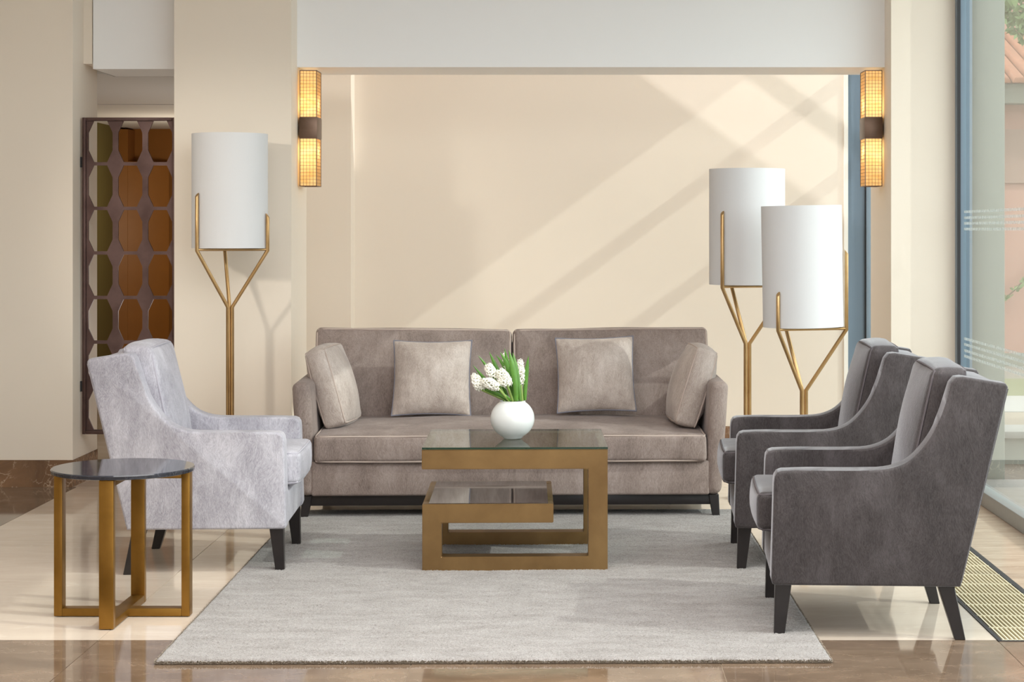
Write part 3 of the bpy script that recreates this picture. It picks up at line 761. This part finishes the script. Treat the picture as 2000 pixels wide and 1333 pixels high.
# ------------------------------------------------------------------ side table
def side_table():
    t = tag(empty('side_table', ((241 - VX) * 6.70 / F, 6.70, 0)), 'round dark marble side table on crossed brass frames', 'side table')
    ZT = .542
    lathe('table_top', [(0, ZT - .017), (.250, ZT - .017), (.254, ZT - .015), (.256, ZT - .004), (.253, ZT), (0, ZT)], 'nero', t, 96)
    a, w, th = .246, .0255, .030; z1 = ZT - .0175
    for axis in (0, 1):
        fr = empty('crossed_frame'); fr.parent = t
        if axis: fr.rotation_euler = (0, 0, R(90))
        e = .0006 if axis else 0
        for s in (-1, 1): box('frame_leg', *sorted((s * a, s * (a - th))), -w, w, .003, z1, 'gold', fr, .002)
        box('base_bar', -(a - th), a - th, -w, w, .003 + e, .003 + .028 + e, 'gold', fr, .002)
        box('top_bar', -(a - th), a - th, -w, w, z1 - .022 - e, z1 - e, 'gold', fr, .002)
        for s in (-1, 1): lathe('glide', [(0, 0), (.010, 0), (.010, .0035), (0, .0035)], 'gasket', fr, 12).location = (s * (a - .035), 0, 0)
side_table()

# ------------------------------------------------------------------ vase and hyacinths
VC = ((1001 - VX) * 7.82 / F, 7.82, GT)
def vase():
    s = .0935; pr = [(0, 0), (.030, 0), (.040, .003)]
    zc, rz = .086, .086
    for a in range(-60, 60, 6): pr.append((s * cos(R(a)), zc + rz * sin(R(a)) * 1.0))
    top = zc + rz * sin(R(54)); pr += [(.0555, top + .0045), (.0535, top + .0060), (.051, top + .002)]
    for a in range(48, -60, -12): pr.append(((s - .006) * cos(R(a)), zc + (rz - .006) * sin(R(a))))
    pr.append((0, .016))
    pr = [p for p in pr]
    tag(lathe('vase', pr, 'vase', None, 64, False, VC), 'round glossy white vase holding hyacinths on the glass table', 'vase')
vase()
PX = 7.82 / F
def fp(px, py, dy=0): return Vector(((px - VX) * PX, 7.82 + dy, H - (py - VY) * PX))
def blade(pts, w, mat, name, parent):
    """strap leaf with a folded keel and thickness"""
    n = 9; P = []
    p = [Vector(q) for q in pts]
    for i in range(n):
        u = i / (n - 1); a = p[0].lerp(p[1], u); b = p[1].lerp(p[2], u); P.append(a.lerp(b, u))
    V = []; Fc = []
    for i, q in enumerate(P):
        u = i / (n - 1); t = (P[min(i + 1, n - 1)] - P[max(i - 1, 0)]).normalized()
        sdir = t.cross(Vector((0, -1, 0)) + Vector((0.3 * (random.random() - .5), 0, 0))).normalized(); nn = sdir.cross(t)
        ww = w * (0.55 + .45 * sin(math.pi * min(1, u * 1.25) * .6)) * (1 - max(0, (u - .62) / .38) ** 1.7) + .0006
        V += [tuple(q - sdir * ww), tuple(q + nn * ww * .45 + nn * .0008), tuple(q + sdir * ww), tuple(q + nn * ww * .45 - nn * .0008)]
    for i in range(n - 1):
        for k in range(4): Fc.append((i * 4 + k, i * 4 + (k + 1) % 4, (i + 1) * 4 + (k + 1) % 4, (i + 1) * 4 + k))
    Fc += [(3, 2, 1, 0), tuple((n - 1) * 4 + k for k in range(4))]
    return pydata(name, V, Fc, mat, parent, 60)
def floret_data(c, d, s, rs):
    d = d.normalized(); a = d.orthogonal().normalized(); b = d.cross(a); V = []; Fc = []
    o = rs.uniform(0, 6)
    base = c - d * s * .9
    for k in range(6):
        an = o + k * math.pi / 3; e = a * cos(an) + b * sin(an); e2 = a * cos(an + 1.57) + b * sin(an + 1.57); j = len(V)
        V += [base + e * s * .12, c + e * s * .35 + e2 * s * .24, c + e * s * 1.0 - d * s * .25, c + e * s * .35 - e2 * s * .24, c + e * s * .45 + d * s * .12]
        Fc += [(j, j + 1, j + 4), (j + 1, j + 2, j + 4), (j + 2, j + 3, j + 4), (j + 3, j, j + 4), (j, j + 3, j + 1), (j + 1, j + 3, j + 2)]
    return V, Fc
def hyacinth(label, root, head0, head1, rad, nfl, leaves, seed):
    rs = random.Random(seed); mid = fp(*root); h0, h1 = fp(*head0), fp(*head1)
    t = tag(empty('hyacinth', (0, 0, 0)), label, 'flower', 'hyacinths in the white vase')
    t.location = mid
    L = lambda p: p - mid
    low = Vector((mid.x * .6 + VC[0] * .4, VC[1], GT + .03))
    tube('flower_stem', [L(low), L(mid), L(mid.lerp(h0, .6)), L(h0), L(h1)], [.0045, .0055, .0055, .005, .003], 'stem', t, 8)
    V = []; Fc = []; ax = (h1 - h0); n = nfl
    for i in range(n):
        u = (i + .5) / n; an = i * 2.399; d0 = ax.normalized(); a = d0.orthogonal().normalized(); b = d0.cross(a)
        rr = rad * (math.sin(math.pi * (.16 + .74 * u)) ** .6) * rs.uniform(.68, 1.12)
        e = a * cos(an) + b * sin(an); c = h0 + ax * u + e * rr
        v, f = floret_data(L(c), e + d0 * .35 * (u - .2), rs.uniform(.0135, .0190), rs); o = len(V); V += v; Fc += [tuple(k + o for k in q) for q in f]
    fl = pydata('florets', V, Fc, 'petal', t, 0); fl['kind'] = 'stuff'
    for (r0, m_, tip, w) in leaves:
        a, b, c = fp(*r0), fp(*m_), fp(*tip); blade([L(a), L(b), L(c)], w, 'leaf', 'leaf', t)
# pixel helper for the 2.665x crop the bunch was measured from
q = lambda x, y, dy=0: (780 + x / 2.665, 650 + y / 2.665, dy)
hyacinth('upper left white hyacinth head among the green leaves', q(560, 350, .0), q(494, 228, -.03), q(462, 168, -.03), .0225, 36,
         [(q(555, 352, .03), q(505, 240, .04), q(408, 122, .03), .0075), (q(565, 352, .035), q(520, 220, .04), q(466, 104, .03), .0090), (q(540, 352, .02), q(480, 290, .02), q(382, 172, .02), .0070)], 1)
hyacinth('fullest white hyacinth head at the centre of the bunch', q(590, 350, -.02), q(562, 268, -.05), q(528, 192, -.05), .0275, 50,
         [(q(585, 352, .02), q(575, 220, .03), q(546, 84, .02), .0095), (q(598, 352, .0), q(590, 200, .01), q(524, 103, .01), .0095), (q(612, 352, -.04), q(612, 230, -.05), q(570, 88, -.02), .0115)], 2)
hyacinth('low white hyacinth head drooping over the vase rim', q(570, 350, -.03), q(515, 278, -.07), q(440, 244, -.07), .0220, 40,
         [(q(565, 352, -.02), q(520, 310, -.03), q(430, 290, -.03), .0080), (q(580, 352, -.03), q(560, 320, -.05), q(450, 285, -.05), .0085)], 3)
hyacinth('outermost left white hyacinth head bending down', q(545, 350, .0), q(425, 292, -.03), q(388, 222, -.02), .0225, 42,
         [(q(545, 352, .01), q(470, 300, .01), q(396, 210, .02), .0075), (q(550, 352, .02), q(500, 330, .0), q(455, 290, .0), .0080)], 4)
hyacinth('upright white hyacinth on the right of the bunch', q(640, 350, .0), q(632, 265, .0), q(630, 148, .0), .0170, 40,
         [(q(655, 352, .0), q(655, 240, .0), q(672, 122, .0), .0085), (q(630, 352, -.03), q(618, 220, -.03), q(590, 105, .0), .0100), (q(648, 352, .02), q(655, 260, .02), q(662, 150, .02), .0070)], 5)
hyacinth('half-hidden white hyacinth behind the tall leaves', q(600, 350, .03), q(560, 220, .04), q(545, 115, .04), .0120, 24,
         [(q(600, 352, .03), q(590, 220, .035), q(500, 118, .03), .0090), (q(615, 352, .02), q(610, 200, .03), q(596, 120, .03), .0080)], 6)
